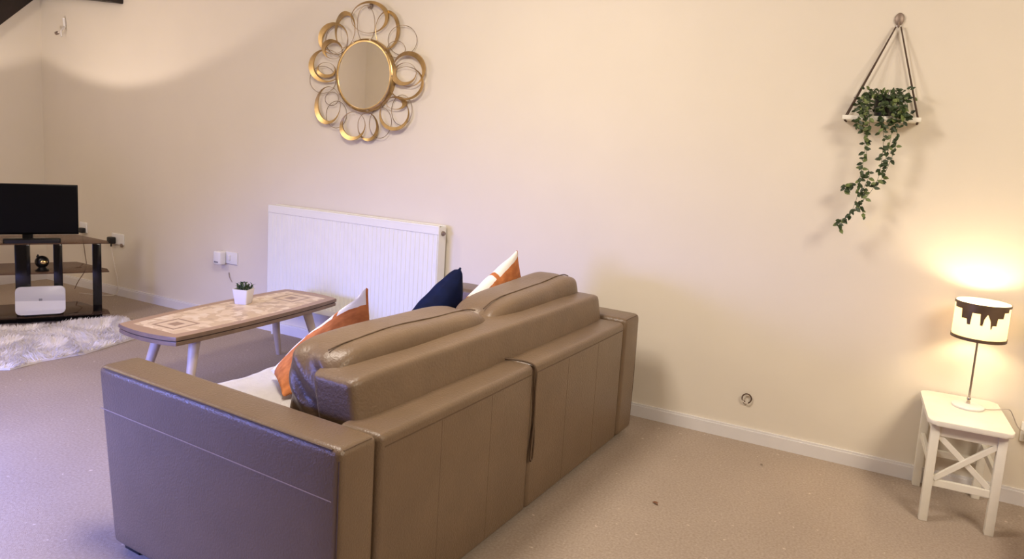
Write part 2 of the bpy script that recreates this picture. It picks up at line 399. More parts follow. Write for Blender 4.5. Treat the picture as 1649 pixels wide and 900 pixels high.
# loose back cushions
def backcush(y0, y1, top, seed, nm='back_cushion', drop=0):
    def fn(co, q):
        k = noise.noise(Vector((co.x*3, co.y*4, co.z*4+seed)))
        co = co+Vector((.015*k, 0, .012*k))
        # gather folds near both ends
        e = abs(q.y)
        if e > .75:
            f = (e-.75)/.25
            co.y += .006*f*math.sin((co.z+co.x*.9)*62+seed)
            co.z += .005*f*math.sin(co.x*60+seed)
        co.z -= .012*(q.y**4)*(1 if q.z > 0 else 0)
        if q.z > 0: co.z += drop*q.y
        return co
    b = softbox(-.465, -.225, y0, y1, .43, top, 6.5, 34, fn)
    # seam line over the crown
    pts = []
    for i in range(25):
        q = -0.92+1.84*i/24
        yy = (y0+y1)/2+q*(y1-y0)/2
        zz = None
        best = -9
        for v in b.verts:
            if abs(v.co.y-yy) < .03 and abs(v.co.x+.30) < .025 and v.co.z > best: best = v.co.z; 
        pts.append((-.30, yy, best+.0005))
    tube(b, spline(pts, 2), .0025, 6, mi=1)
    o = finish(nm, b, ['leather_soft', 'seam'], sofa, angle=80)
    return o
backcush(-1.825, -.985, .772, 1.3, drop=-.006); backcush(-.99, -.19, .785, 4.1, drop=.024)
# seat
def seatfn(co, q): return wr(co, q, .006, 4)
finish('seat_cushion', softbox(-1.03, -.50, -1.90, -1.06, .27, .425, 7, 14, seatfn), 'leather_soft', sofa, angle=80)
finish('seat_cushion', softbox(-1.03, -.50, -1.06, -.18, .27, .425, 7, 14, seatfn), 'leather_soft', sofa, angle=80)
bm = bmesh.new(); box(bm, -.97, -.16, -1.90, -.18, .06, .29, .02); finish('seat_base', bm, 'leather', sofa)
for x in (-.93, -.08):
    for y in (-1.98, -.08):
        bm = bmesh.new(); box(bm, x-.04, x+.04, y-.035, y+.035, 0, .034, .004); finish('foot', bm, 'black', sofa)

def SW(x, y, z):
    a = -.05653765
    return Vector((-1.03072788+x*math.cos(a)-y*math.sin(a), -.24657353+x*math.sin(a)+y*math.cos(a), z))
# white throw on the seat
def throwmesh():
    bm = bmesh.new(); nx, ny = 30, 34
    g = []
    for i in range(nx+1):
        row = []
        for j in range(ny+1):
            x = -1.055+.50*i/nx; y = -1.895+.86*j/ny
            z = .452+.010*noise.noise(Vector((x*7, y*7, 0)))+.004*noise.noise(Vector((x*25, y*25, 3)))
            if x < -1.02: z -= (-1.02-x)*2.2
            row.append(bm.verts.new(SW(x, y, z)))
        g.append(row)
    for i in range(nx):
        for j in range(ny): bm.faces.new((g[i][j], g[i+1][j], g[i+1][j+1], g[i][j+1]))
    r = bmesh.ops.solidify(bm, geom=bm.faces[:], thickness=.014)
    return bm
tag(finish('throw', throwmesh(), 'throw', angle=80), 'white throw spread over the near end of the sofa seat', 'throw')

def pillow(name, A, B, C, D, T, mats, n=30, pin=.02, ex=.55):
    A, B, C, D = map(Vector, (A, B, C, D)); bm = bmesh.new(); uvl = bm.loops.layers.uv.new('UVMap')
    nrm = (B-A).cross(D-A).normalized(); cen = (A+B+C+D)/4
    def P(u, v):   # v along A->B, u from AB to DC
        return (A*(1-v)+B*v)*(1-u)+(D*(1-v)+C*v)*u
    sides = []
    for sgn in (1, -1):
        g = []
        for i in range(n+1):
            row = []
            for j in range(n+1):
                u, v = i/n, j/n
                p = P(u, v)
                e = math.sin(PI*u)**ex*math.sin(PI*v)**ex if 0 < u < 1 and 0 < v < 1 else 0
                # pull edge middles inward
                s_ = pin*((1-abs(2*u-1)**.1)*0+ (abs(2*u-1)**4)*math.sin(PI*v) + (abs(2*v-1)**4)*math.sin(PI*u))
                p = p+(cen-p)*s_*1.6
                p = p+nrm*sgn*(T*e*.5+.004)+nrm*.006*noise.noise(p*14)
                row.append(bm.verts.new(p))
            g.append(row)
        for i in range(n):
            for j in range(n):
                q = [g[i][j], g[i+1][j], g[i+1][j+1], g[i][j+1]]; uv = [(i/n, j/n), ((i+1)/n, j/n), ((i+1)/n, (j+1)/n), (i/n, (j+1)/n)]
                if sgn < 0: q.reverse(); uv.reverse()
                f = bm.faces.new(q)
                for l, t in zip(f.loops, uv): l[uvl].uv = t
        sides.append(g)
    g0, g1 = sides
    per = [(i, 0) for i in range(n)]+[(n, j) for j in range(n)]+[(n-i, n) for i in range(n)]+[(0, n-j) for j in range(n)]
    for k in range(len(per)):
        a, b = per[k], per[(k+1) % len(per)]
        f = bm.faces.new((g0[a[0]][a[1]], g1[a[0]][a[1]], g1[b[0]][b[1]], g0[b[0]][b[1]]))
        for l, t in zip(f.loops, (a, a, b, b)): l[uvl].uv = (t[0]/n, t[1]/n)
    return finish(name, bm, mats, angle=80)
tag(pillow('cushion', SW(-.90, -1.48, .49), SW(-.53, -1.375, .850), SW(-.585, -1.285, .52), SW(-.70, -1.60, .47), .12, 'pillow_a'),
    'orange cushion with white shapes leaning at the near end of the sofa', 'cushion', 'orange and white cushions on the sofa')
tag(pillow('cushion', SW(-.60, -.70, .66), SW(-.55, -.30, .885), SW(-.58, -.12, .55), SW(-.62, -.60, .48), .11, 'pillow_b'),
    'orange and white cushion at the far end of the sofa, by the wall', 'cushion', 'orange and white cushions on the sofa')
tag(pillow('cushion', SW(-.62, -1.06, .61), SW(-.60, -.700, .840), SW(-.64, -.675, .55), SW(-.68, -.98, .48), .13, 'navy', pin=0, ex=.3),
    'navy blue velvet cushion standing between the two orange ones', 'cushion')

# ------------------------------------------------------------------ coffee table
TC = Vector((-3.13, -.835)); 
tb = empty('coffee_table', (TC.x, TC.y, 0), 0, 'long low wooden coffee table with cream mosaic inlaid top, in front of the sofa', 'table')
def surf(hw, hl, bow, ebow, n=14, rc=.03):
    pts = []
    for i in range(n+1):
        t = -1+2*i/n; pts.append((hw+bow*(1-t*t)-.0, t*hl))
    for i in range(1, n):
        t = 1-2*i/n; pts.append((t*hw, hl+ebow*(1-t*t)))
    for i in range(n+1):
        t = 1-2*i/n; pts.append((-hw-bow*(1-t*t), t*hl))
    for i in range(1, n):
        t = -1+2*i/n; pts.append((t*hw, -hl-ebow*(1-t*t)))
    return pts
def skew(bm):
    for v in bm.verts:
        v.co.y += -.02*0
poly = surf(.205, .565, .026, .030)
bm = bmesh.new(); prism(bm, poly, .377, .397, .004); skew(bm)
uvl = bm.loops.layers.uv.new('UVMap')
bm.faces.ensure_lookup_table()
for f in bm.faces:
    top = all(v.co.z > .396 for v in f.verts)
    f.material_index = 0 if top else 1
    for l in f.loops: l[uvl].uv = (l.vert.co.x, l.vert.co.y)
tt = finish('table_top', bm, ['table_top', 'table_edge'], tb, angle=30)
bm = bmesh.new(); prism(bm, [(x*.985, y*.995) for x, y in poly], .352, .372, .003); finish('table_rail', bm, 'table_edge', tb, angle=30)
bm = bmesh.new(); prism(bm, [(x*.97, y*.985) for x, y in poly], .370, .379); finish('table_groove', bm, 'timber', tb, angle=30)
for sx in (-1, 1):
    for sy in (-1, 1):
        bm = bmesh.new(); tube(bm, [(sx*.125, sy*.39, .354), (sx*.150, sy*.435, .18), (sx*.165, sy*.475, .0)], .028, 16, r1=.016)
        finish('leg', bm, 'table_leg', tb)
tb.rotation_euler.z = .02
# succulent pot
pot = empty('potted_succulent', (-3.232, -.712, .397), .35, 'small white square pot of green succulent on the coffee table', 'plant')
bm = bmesh.new()
def sqring(bm, h, z, r=.008):
    out = []
    for cx_, cy_, a0 in ((1, 1, 0), (-1, 1, 90), (-1, -1, 180), (1, -1, 270)):
        for k in range(5):
            a = math.radians(a0+22.5*k); out.append(bm.verts.new((cx_*(h-r)+r*math.cos(a), cy_*(h-r)+r*math.sin(a), z)))
    return out
rs = [sqring(bm, h, z) for h, z in ((.034, 0), (.036, .002), (.046, .085), (.0465, .087), (.043, .087), (.042, .07))]
for a, b in zip(rs, rs[1:]):
    for j in range(20): bm.faces.new((a[j], a[(j+1) % 20], b[(j+1) % 20], b[j]))
bm.faces.new(rs[0][::-1]); bm.faces.new(rs[-1])
finish('pot', bm, 'white_plastic', pot, angle=50)
bm = bmesh.new()
def leaf(bm, p, d, L, w_, up=Vector((0, 0, 1)), mi=0, curl=.15):
    d = Vector(d).normalized(); s = d.cross(up)
    if s.length < .05: s = d.cross(Vector((1, 0, 0)))
    s.normalize(); n_ = s.cross(d)
    p = Vector(p); cen = [p, p+d*L*.33+n_*L*curl*.4, p+d*L*.7+n_*L*curl*.4, p+d*L]
    a = bm.verts.new(cen[0]); e = bm.verts.new(cen[3])
    m1 = bm.verts.new(cen[1]-n_*w_*.12); m2 = bm.verts.new(cen[2]-n_*w_*.12)
    l1 = bm.verts.new(cen[1]+s*w_*.5); r1 = bm.verts.new(cen[1]-s*w_*.5)
    l2 = bm.verts.new(cen[2]+s*w_*.38); r2 = bm.verts.new(cen[2]-s*w_*.38)
    for q in ((a, m1, l1), (a, r1, m1), (l1, m1, m2, l2), (m1, r1, r2, m2), (l2, m2, e), (m2, r2, e)):
        f = bm.faces.new(q); f.material_index = mi
for k in range(26):
    x, y = random.uniform(-.033, .033), random.uniform(-.033, .033); H = random.uniform(.02, .055)
    d0 = Vector((x*6+random.uniform(-.3, .3), y*6+random.uniform(-.3, .3), 1)).normalized()
    tip = Vector((x, y, .07))+d0*H
    tube(bm, [(x, y, .068), tip], .0018, 5)
    for q in range(9):
        a = random.uniform(0, 2*PI); t = random.uniform(.3, 1)
        leaf(bm, Vector((x, y, .07))+d0*H*t, (math.cos(a), math.sin(a), random.uniform(.2, 1.2)), random.uniform(.012, .02), .008)
finish('foliage', bm, 'succulent', pot, recalc=False)

# ------------------------------------------------------------------ radiator
rad = empty('radiator', (-3.01, 0, 0), 0, 'white ribbed panel radiator on the wall behind the coffee table', 'radiator')
x0, x1, z0, z1 = -.68, .68, .22, .895
bm = bmesh.new()
prof = []
n = 41; pw = (x1-x0-.05)/n
prof.append((x0, -.088)); prof.append((x0+.006, -.1)); 
for i in range(n):
    a = x0+.025+i*pw
    prof += [(a, -.1), (a+pw*.62, -.1), (a+pw*.72, -.0955), (a+pw*.9, -.0955)]
prof += [(x1-.02, -.1), (x1-.006, -.1), (x1, -.088)]
def strip(bm, prof, za, zb):
    a = [bm.verts.new((x, y, za)) for x, y in prof]; b = [bm.verts.new((x, y, zb)) for x, y in prof]
    for i in range(len(prof)-1): bm.faces.new((a[i], a[i+1], b[i+1], b[i]))
strip(bm, prof, z0+.04, z1-.052)
for za, zb in ((z0, z0+.04), (z1-.052, z1-.012)):
    box(bm, x0, x1, -.1, -.088, za, zb, .002, 1)
box(bm, x0+.01, x1-.01, -.094, -.083, z0+.03, z1-.03)
finish('front_panel', bm, 'radiator', rad, angle=25)
bm = bmesh.new()
for xx in (x0-.002, x1-.002):
    bm = bmesh.new(); box(bm, xx, xx+.004, -.098, -.02, z0+.02, z1-.008, .001, 1); finish('side_panel', bm, 'radiator', rad, smooth=False)
bm = bmesh.new()
box(bm, x0, x1, -.1, -.085, z1-.014, z1, .003, 2); box(bm, x0, x1, -.033, -.02, z1-.014, z1, .003, 2)
for i in range(60):
    a = x0+.006+i*(x1-x0-.02)/60; box(bm, a, a+.010, -.088, -.03, z1-.008, z1-.004)
finish('top_grille', bm, 'radiator', rad, smooth=False)
bm = bmesh.new(); box(bm, x0+.02, x1-.02, -.04, -.022, z0+.02, z1-.03); finish('rear_panel', bm, 'radiator', rad, smooth=False)
for xx in (x0+.2, x1-.2):
    bm = bmesh.new(); box(bm, xx-.02, xx+.02, -.025, -.0005, z0+.05, z1-.05); finish('bracket', bm, 'radiator', rad, smooth=False)
bm = bmesh.new(); t = bmesh.new(); lathe(t, [(.014, 0), (.014, .012), (.009, .013), (.009, .02)], 16); merge(bm, t, Matrix.Translation((x1, -.06, z1-.045)) @ Matrix.Rotation(PI/2, 4, 'Y'))
finish('bleed_plug', bm, 'taupe_metal', rad)
for xx, xe in ((x0+.01, x0+.03), (x1+.012, x1-.02)):
    bm = bmesh.new(); tube(bm, [(xx, -.055, 0), (xx, -.055, z0+.065)], .0075, 10); tube(bm, [(xx, -.055, z0+.06), (xe, -.055, z0+.06)], .012, 10); finish('pipe', bm, 'white_plastic', rad)

# ------------------------------------------------------------------ round mirror with looped gold frame
mr = empty('wall_mirror', (-2.975, 0, 1.757), 0, 'round wall mirror with gold ribbon loops around it, above the radiator', 'mirror')
def Z(zx, zy):   # position on the wall relative to the mirror's centre
    dx = (480+zx*.2668)-593; dy = (zy*.2667)-122
    return Vector((.004836*dx+.000165*dy, 0, .0000546*dx-.00376*dy))
RM = .205
bm = bmesh.new(); t = bmesh.new(); lathe(t, [(RM, 0), (RM, .008)], 64); merge(bm, t, Matrix.Translation((0, -.028, 0)) @ Matrix.Rotation(PI/2, 4, 'X'))
finish('mirror_glass', bm, 'mirror', mr)
bm = bmesh.new(); t = bmesh.new(); lathe(t, [(RM-.004, -.024), (RM-.004, .012), (RM+.006, .013), (RM+.015, .008), (RM+.018, 0), (RM+.018, -.024), (RM-.004, -.024)], 72, cap=False)
merge(bm, t, Matrix.Translation((0, -.026, 0)) @ Matrix.Rotation(PI/2, 4, 'X'))
for k in range(26):
    a = 2*PI*k/26+.1*math.sin(k*2.3); 
finish('rim', bm, 'gold', mr, angle=50)
for k in range(0, 30, 3):
    a = 2*PI*k/30+.12*math.sin(k*2.3)
    p = Vector((math.cos(a)*(RM+.010), -.0385, math.sin(a)*(RM+.010)))
    tg = Vector((-math.sin(a), 0, math.cos(a)))*(.004+.010*((k*7) % 5)/5)
    bm = bmesh.new(); obox(bm, p-tg, p+tg, .012, .002, up=(0, 1, 0)); finish('rim_patch', bm, 'dark_gold', mr)
def loop(c, rx, rz, thick_deg, wmax, depth=.016, rot=0, y=-.03, sharp=2.0):
    bm = bmesh.new(); n = 64; cc = Z(*c); rings = []
    rx = rx*.00129; rz = rz*.001003
    for i in range(n):
        a = 2*PI*i/n
        k = (.5+.5*math.cos(a-math.radians(thick_deg)))**sharp
        wv = .0022+wmax*k; dp = .003+depth*k
        r_in, r_out = 1-wv*.5/((rx+rz)/2), 1+wv*.5/((rx+rz)/2)
        tw = .006*math.sin(a*1.0+c[0])
        ring = []
        for rr, dy in ((r_out, -dp/2), (r_out, dp/2*.4), (r_in, dp/2), (r_in, -dp/2*.2)):
            v = Vector((rx*rr*math.cos(a), 0, rz*rr*math.sin(a)))
            v = Matrix.Rotation(math.radians(rot), 3, 'Y') @ v
            ring.append(bm.verts.new(cc+v+Vector((0, y+tw+dy, 0))))
        rings.append(ring)
    for i in range(n):
        a, b = rings[i], rings[(i+1) % n]
        for j in range(4): bm.faces.new((a[j], a[(j+1) % 4], b[(j+1) % 4], b[j]))
    return bm
LOOPS = [((455, 115), 104, 90, 30, .024, -.034), ((308, 185), 58, 104, 110, .020, -.028), ((555, 190), 62, 108, 10, .024, -.026),
         ((238, 235), 88, 92, 140, .026, -.03), ((235, 303), 56, 54, 125, .026, -.036), ((192, 398), 100, 98, 195, .026, -.032),
         ((185, 420), 55, 42, 265, .026, -.024), ((682, 425), 88, 96, 50, .030, -.034), ((660, 443), 62, 62, 235, .026, -.026),
         ((665, 500), 98, 95, -35, .014, -.03), ((602, 680), 86, 94, 275, .020, -.032), ((605, 620), 50, 36, 25, .026, -.026),
         ((358, 762), 74, 82, 245, .026, -.034), ((442, 765), 56, 82, -40, .020, -.028), ((200, 640), 80, 112, 225, .026, -.03)]
for c, rx, rz, th, wm, y in LOOPS:
    finish('ribbon_loop', loop(c, rx, rz, th, wm, y=y), 'gold', mr, angle=35)
WIRES = [((642, 250), 82, 86), ((607, 302), 54, 48), ((217, 602), 46, 42), ((515, 740), 66, 94), ((245, 700), 62, 84), ((160, 485), 80, 84), ((430, 150), 52, 110), ((250, 240), 72, 88), ((640, 660), 62, 90)]
for k, (c, rx, rz) in enumerate(WIRES):
    bm = bmesh.new(); cc = Z(*c)
    tube(bm, [cc+Vector((rx*.00129*math.cos(2*PI*i/48), -.022-.006*math.sin(2*PI*i/48+k), rz*.001003*math.sin(2*PI*i/48))) for i in range(48)], .0020, 6, closed=True)
    finish('wire_loop', bm, 'dark_gold', mr)
bm = bmesh.new(); c = Z(450, 50); t = bmesh.new(); lathe(t, [(.014, 0), (.016, .006), (.010, .012)], 20); merge(bm, t, Matrix.Translation((c.x, 0, c.z+.012)) @ Matrix.Rotation(PI/2, 4, 'X') @ Matrix.Diagonal((.8, 1.4, 1, 1)))
tube(bm, [(c.x, -.008, c.z+.005), (c.x, -.03, c.z-.008), (c.x, -.034, c.z-.0)], .004, 8)
tag(finish('adhesive_hook', bm, 'taupe_metal'), 'small grey oval hook holding the top of the gold mirror', 'hook').location = (-2.975, 0, 1.757)

# ------------------------------------------------------------------ hanging shelf with trailing plant
sh = empty('hanging_shelf', (-.078, 0, 1.61), 0, 'white wall shelf hanging on two brown cords, upper right', 'shelf')
bm = bmesh.new(); box(bm, -.155, .155, -.112, -.004, -.010, .010, .003); finish('shelf_board', bm, 'white_paint', sh)
for s in (-1, 1):
    bm = bmesh.new(); x = s*.142
    for yy in (-.098, -.018):
        tube(bm, [(x, yy, .009), (.021+s*.008, -.022, .405)], .0030, 6)
    finish('cord', bm, 'cord', sh)
    for yy in (-.098, -.018):
        bm = bmesh.new(); t = bmesh.new(); bmesh.ops.create_uvsphere(t, u_segments=10, v_segments=8, radius=.005); merge(bm, t, Matrix.Translation((x, yy, -.012))); finish('knot', bm, 'cord', sh)
bm = bmesh.new(); t = bmesh.new(); lathe(t, [(.017, 0), (.019, .003), (.018, .009), (.010, .014)], 24); merge(bm, t, Matrix.Rotation(PI/2, 4, 'X') @ Matrix.Diagonal((1, 1.45, 1, 1)))
tube(bm, spline([(0, -.010, -.01), (0, -.018, -.03), (0, -.030, -.036), (0, -.034, -.028)], 5), .0045, 8)
hk = tag(finish('adhesive_hook', bm, 'taupe_metal'), 'taupe oval hook on the wall carrying the hanging shelf', 'hook'); hk.location = (-.057, 0, 2.045)
bm = bmesh.new(); box(bm, -.011, .011, -.026, -.014, -.036, -.030, .001); finish('hook_lip', bm, 'white_plastic', hk)
ivy = empty('trailing_plant', (-.075, -.06, 1.62), 0, 'trailing green ivy in a black pot on the hanging shelf', 'plant')
bm = bmesh.new(); lathe(bm, [(.030, 0), (.033, .002), (.040, .080), (.042, .082), (.042, .09), (.038, .09), (.036, .075)], 28); finish('pot', bm, 'black', ivy, angle=50)
bm = bmesh.new(); bl = bmesh.new(); 
def V(zx, zy, y=-.115):   # zoomed photo position -> metres on a plane parallel to the wall, relative to the plant
    px = 1320+zx*.2446; py = 180+zy*.2444
    # wall scale here: 155 mm per 61.5 px across, 433 mm per 163 px down, with a slight lean
    dx = px-1420; dy = py-187
    return Vector((.0024256*dx+.000155*dy*1.0, y+.06, -.0026*dy+.00001*dx))
strands = [[(300, -20), (285, 60), (298, 150), (310, 260), (300, 380)], [(320, -20), (330, 70), (325, 160), (318, 240), (330, 330)],
           [(420, -20), (425, 130), (430, 260), (420, 400), (400, 480), (350, 570), (280, 650), (230, 720), (170, 760), (175, 815)],
           [(490, -20), (510, 80), (515, 200), (492, 300), (440, 440), (400, 500)],
           [(470, -20), (480, 120), (465, 250), (440, 370)],
           [(300, 370), (290, 450), (285, 520), (275, 600), (245, 700)], [(285, 470), (240, 505), (200, 505), (185, 555)], [(340, 390), (350, 440), (320, 520), (330, 580), (300, 640), (335, 710)],
           [(270, -20), (258, 40), (250, 110)], [(400, -20), (408, 60), (405, 140)], [(540, -30), (548, 30), (552, 90)]]
for si, st in enumerate(strands):
    pts = [V(*p, y=-.118-.012*(si % 3)) for p in st]
    if st[0][1] < 0: pts = [Vector((pts[0].x*.5, 0, .085)), Vector((pts[0].x*.9, -.035, .09)), Vector((pts[0].x, pts[0].y, .04))]+pts
    sp_ = spline(pts, 8); tube(bm, sp_, .0009, 5)
    for i in range(2, len(sp_)):
        if random.random() < (.62 if si not in (1,) else .5):
            a = random.uniform(0, 2*PI); down = random.uniform(-1.1, .1)
            d = Vector((math.cos(a), -abs(math.sin(a))*.6+.1, down))
            L = random.uniform(.020, .032)
            leaf(bl, sp_[i], d, L, L*.55, mi=1 if random.random() < (.6 if si == 1 else .22) else 0, up=Vector((random.uniform(-.3, .3), -1, .3)))
# bushy crown round the pot
for k in range(200):
    a = random.uniform(0, 2*PI); r = random.uniform(.02, .10)
    x = r*math.cos(a)*1.12; y = -.010+r*math.sin(a)*.45; z = random.uniform(-.03, .115)+.015*math.cos(a*3)
    if abs(x) < .036 and y < -.0 and -.03 < z < .088: continue
    y = max(y, -.055)
    if z < .012 and y > -.055: y = -.062
    leaf(bl, (x, y, z), (math.cos(a)*.9+random.uniform(-.5, .5), -random.uniform(0, .8), random.uniform(-.7, .6)), random.uniform(.020, .032), random.uniform(.011, .017), mi=1 if random.random() < .2 else 0, up=Vector((random.uniform(-.4, .4), -1, .4)))
for k in range(16):
    a = 2*PI*k/16; x = .09*math.cos(a); y = min(.03, .03*math.sin(a)-.015)
    tube(bm, spline([(x*.15, 0, .08), (x*.6, y*.6, .115), (x, y, .06), (x*1.05, y, .03)], 5), .0011, 5)
finish('stem', bm, 'leaf', ivy, recalc=False); finish('foliage', bl, ['leaf', 'leaf_light'], ivy, recalc=False)

# ------------------------------------------------------------------ stool
stl = empty('stool', (.2524, -.4172, 0), .04518, 'white wooden stool with crossed side braces against the right wall section', 'stool')
stl['label'] = 'white wooden stool with crossed braces under the lit lamp'
Wd, Dd, Hh = .2615, .382, .431
def rrect(x0, x1, y0, y1, r, n=5):
    out = []
    for cx_, cy_, a0 in ((x1-r, y1-r, 0), (x0+r, y1-r, 90), (x0+r, y0+r, 180), (x1-r, y0+r, 270)):
        for k in range(n+1):
            a = math.radians(a0+90*k/n); out.append((cx_+r*math.cos(a), cy_+r*math.sin(a)))
    return out
bm = bmesh.new(); prism(bm, rrect(-.016, Wd+.016, -.030, Dd+.018, .03), Hh-.020, Hh, .006, seg=3); finish('seat', bm, 'white_paint', stl, angle=35)
lw = .032
for lx in (0, Wd-lw):
    for ly in (0, Dd-lw):
        bm = bmesh.new(); box(bm, lx, lx+lw, ly, ly+lw, 0, Hh-.020, .003, 2); finish('leg', bm, 'white_paint', stl)
def apron(a, b, w_, h_, name):
    bm = bmesh.new(); obox(bm, a, b, .016, h_, up=(0, 0, 1), bev=.002); finish(name, bm, 'white_paint', stl, smooth=False)
c = lw/2
for yy in (c, Dd-c):
    apron((lw-.002, yy, Hh-.046), (Wd-lw+.002, yy, Hh-.046), .016, .050, 'apron')
    apron((lw-.002, yy, .165), (Wd-lw+.002, yy, .165), .016, .030, 'stretcher')
for xx in (c, Wd-c):
    apron((xx, lw-.002, Hh-.046), (xx, Dd-lw+.002, Hh-.046), .016, .050, 'apron')
    apron((xx, lw-.002, .235), (xx, Dd-lw+.002, .235), .016, .028, 'stretcher')
for yy in (c,):
    for s in (1, -1):
        bm = bmesh.new(); xa, xb = (lw, Wd-lw) if s == 1 else (Wd-lw, lw)
        obox(bm, (xa, yy+s*.003, Hh-.072), (xb, yy+s*.003, .180), .014, .022, up=(0, 0, 1), bev=.002); finish('cross_brace', bm, 'white_paint', stl, smooth=False)

# ------------------------------------------------------------------ table lamp
LX, LY = .391, -.165
lamp = empty('table_lamp', (LX, LY, Hh), 0, 'lit table lamp with cream and dark drum shade on thin metal pole, on the stool', 'lamp')
bm = bmesh.new(); lathe(bm, [(.058, 0), (.060, .002), (.060, .008), (.056, .011), (.010, .013), (.009, .016)], 40); finish('base', bm, 'white_plastic', lamp, angle=50)
bm = bmesh.new(); lathe(bm, [(.0042, .012), (.0042, .40)], 14); lathe(bm, [(.0075, .014), (.0075, .024), (.005, .026), (.005, .030), (.0075, .032), (.0075, .040), (.0045, .043)], 16); finish('pole', bm, 'chrome', lamp, angle=50)
RS, SB, ST = .098, .300, .450
bm = bmesh.new(); lathe(bm, [(RS, SB), (RS, ST), (RS-.0015, ST), (RS-.0015, SB), (RS, SB)], 72, cap=False); finish('lamp_shade', bm, 'shade', lamp, angle=50)
# dark pierced sleeve: city-like skyline along its lower edge
bm = bmesh.new(); NN = 216
def skyh(s_):
    for lim, h in ((-.93, .93), (-.67, .82), (-.47, .57), (-.335, .43), (-.03, .76), (.09, .45)):
        if s_ < lim: return h
    if s_ < .35: return .78-abs(s_-.215)*1.6
    for lim, h in ((.41, .38), (.56, .48), (.76, .68), (.90, .84)):
        if s_ < lim: return h
    return .93
up_, lo_ = [], []
for i in range(NN):
    a = 2*PI*i/NN; hgt = skyh(math.sin(a-math.radians(263.6)))
    zz = SB+(ST-SB)*hgt
    for rr, lst in ((RS+.0012, up_),):
        pass
    up_.append((bm.verts.new(((RS+.0014)*math.cos(a), (RS+.0014)*math.sin(a), ST)), bm.verts.new(((RS+.0030)*math.cos(a), (RS+.0030)*math.sin(a), ST))))
    lo_.append((bm.verts.new(((RS+.0014)*math.cos(a), (RS+.0014)*math.sin(a), zz)), bm.verts.new(((RS+.0030)*math.cos(a), (RS+.0030)*math.sin(a), zz))))
for i in range(NN):
    j = (i+1) % NN
    for q in ((up_[i][1], up_[j][1], lo_[j][1], lo_[i][1]), (up_[i][0], lo_[i][0], lo_[j][0], up_[j][0]), (up_[i][0], up_[j][0], up_[j][1], up_[i][1]), (lo_[i][0], lo_[i][1], lo_[j][1], lo_[j][0])): bm.faces.new(q)
finish('skyline_sleeve', bm, 'shade_metal', lamp, angle=30)
bm = bmesh.new(); lathe(bm, [(RS-.002, SB-.004), (RS+.0035, SB-.004), (RS+.0035, SB+.009), (RS+.0008, SB+.009), (RS-.002, SB-.004)], 72, cap=False); finish('shade_ring', bm, 'shade_metal', lamp, angle=50)
bm = bmesh.new()
for k in range(3):
    a = 2*PI*k/3; obox(bm, (0, 0, SB+.004), ((RS-.002)*math.cos(a), (RS-.002)*math.sin(a), SB+.004), .004, .002)
lathe(bm, [(.017, SB), (.017, SB+.03), (.013, SB+.045)], 20); finish('shade_carrier', bm, 'white_plastic', lamp, angle=50)
bm = bmesh.new(); lathe(bm, [(.010, .345), (.012, .355), (.022, .378), (.024, .392), (.020, .408), (.010, .418), (.001, .420)], 24); finish('light_bulb', bm, emat('bulb_glow', (1.0, .80, .50), 260), lamp, angle=80)
# lamp cable
bm = bmesh.new(); tube(bm, spline([(LX+.045, LY-.005, Hh+.004), (LX+.09, LY+.02, Hh+.003), (LX+.135, LY+.055, Hh+.004), (LX+.160, LY+.075, Hh-.002), (LX+.180, LY+.095, .395), (LX+.205, LY+.115, .35), (.64, -.028, .325)], 7), .0024, 6)
finish('cable', bm, 'cable_white', None); cb = bpy.data.objects['cable']; cb.parent = lamp; cb.matrix_parent_inverse = Matrix.Translation((-LX, -LY, -Hh))
# white plug at the right edge
pg = empty('wall_socket', (.655, 0, .325), 0, 'white socket with plug at the far right edge, behind the stool', 'socket')
bm = bmesh.new(); box(bm, -.043, .043, -.010, 0, -.043, .043, .003); finish('face_plate', bm, 'white_plastic', pg)
bm = bmesh.new(); box(bm, -.025, .02, -.045, -.009, -.022, .022, .005); finish('plug', bm, 'white_plastic', pg)

# ------------------------------------------------------------------ television stand
Fd = Vector((.54, .84, 0)).normalized(); Bd = Vector((-Fd.y, Fd.x, 0))   # along the front, towards the back
ang = math.atan2(Fd.y, Fd.x)
C0 = Vector((-5.06, -.82, 0))
ts = empty('television_stand', C0, ang, 'black glass television stand with three shelves, by the left wall', 'tv stand')
# local x along front (right = +x), local y = back
HT = .540
def shelf_poly(hx, d, cut): return [(-hx, 0), (hx, 0), (hx-.01, .10), (hx-cut, d), (-hx+cut, d), (-hx+.01, .10)]
for nm, z, hx, off in (('top_shelf', HT, .43, -.03), ('middle_shelf', .338, .43, -.025), ('bottom_shelf', .060, .43, -.115)):
    bm = bmesh.new(); prism(bm, [(x, y+off) for x, y in shelf_poly(hx, .42, .20)], z-.008, z, .0015); finish(nm, bm, 'glass', ts, angle=30)
for x, wv in ((.357, .055), (.130, .052), (-.068, .085), (-.357, .055)):
    bm = bmesh.new(); box(bm, x-wv/2, x+wv/2, -.028, .012, 0.0, HT-.009, .004, 2); finish('post', bm, 'black_gloss', ts)
bm = bmesh.new(); box(bm, -.40, .385, -.015, .010, .0, .048, .004, 2); finish('plinth_rail', bm, 'black_gloss', ts)
def TL(x, y, z): return C0+Fd*x+Bd*y+Vector((0, 0, z))
tv = empty('television', TL(-.045, .12, HT), ang, 'black flat screen television on top of the glass stand', 'television')
bm = bmesh.new(); box(bm, -.295, .295, -.018, .0, .042, .385, .004, 2); box(bm, -.22, .22, .0, .035, .08, .32, .01, 2); finish('bezel', bm, 'screen', tv)
bm = bmesh.new(); box(bm, -.288, .288, -.0195, -.0175, .055, .377); finish('screen', bm, 'screen', tv, smooth=False)
bm = bmesh.new(); box(bm, -.03, .03, -.010, .020, .006, .10, .004, 2); finish('neck', bm, 'black', tv)
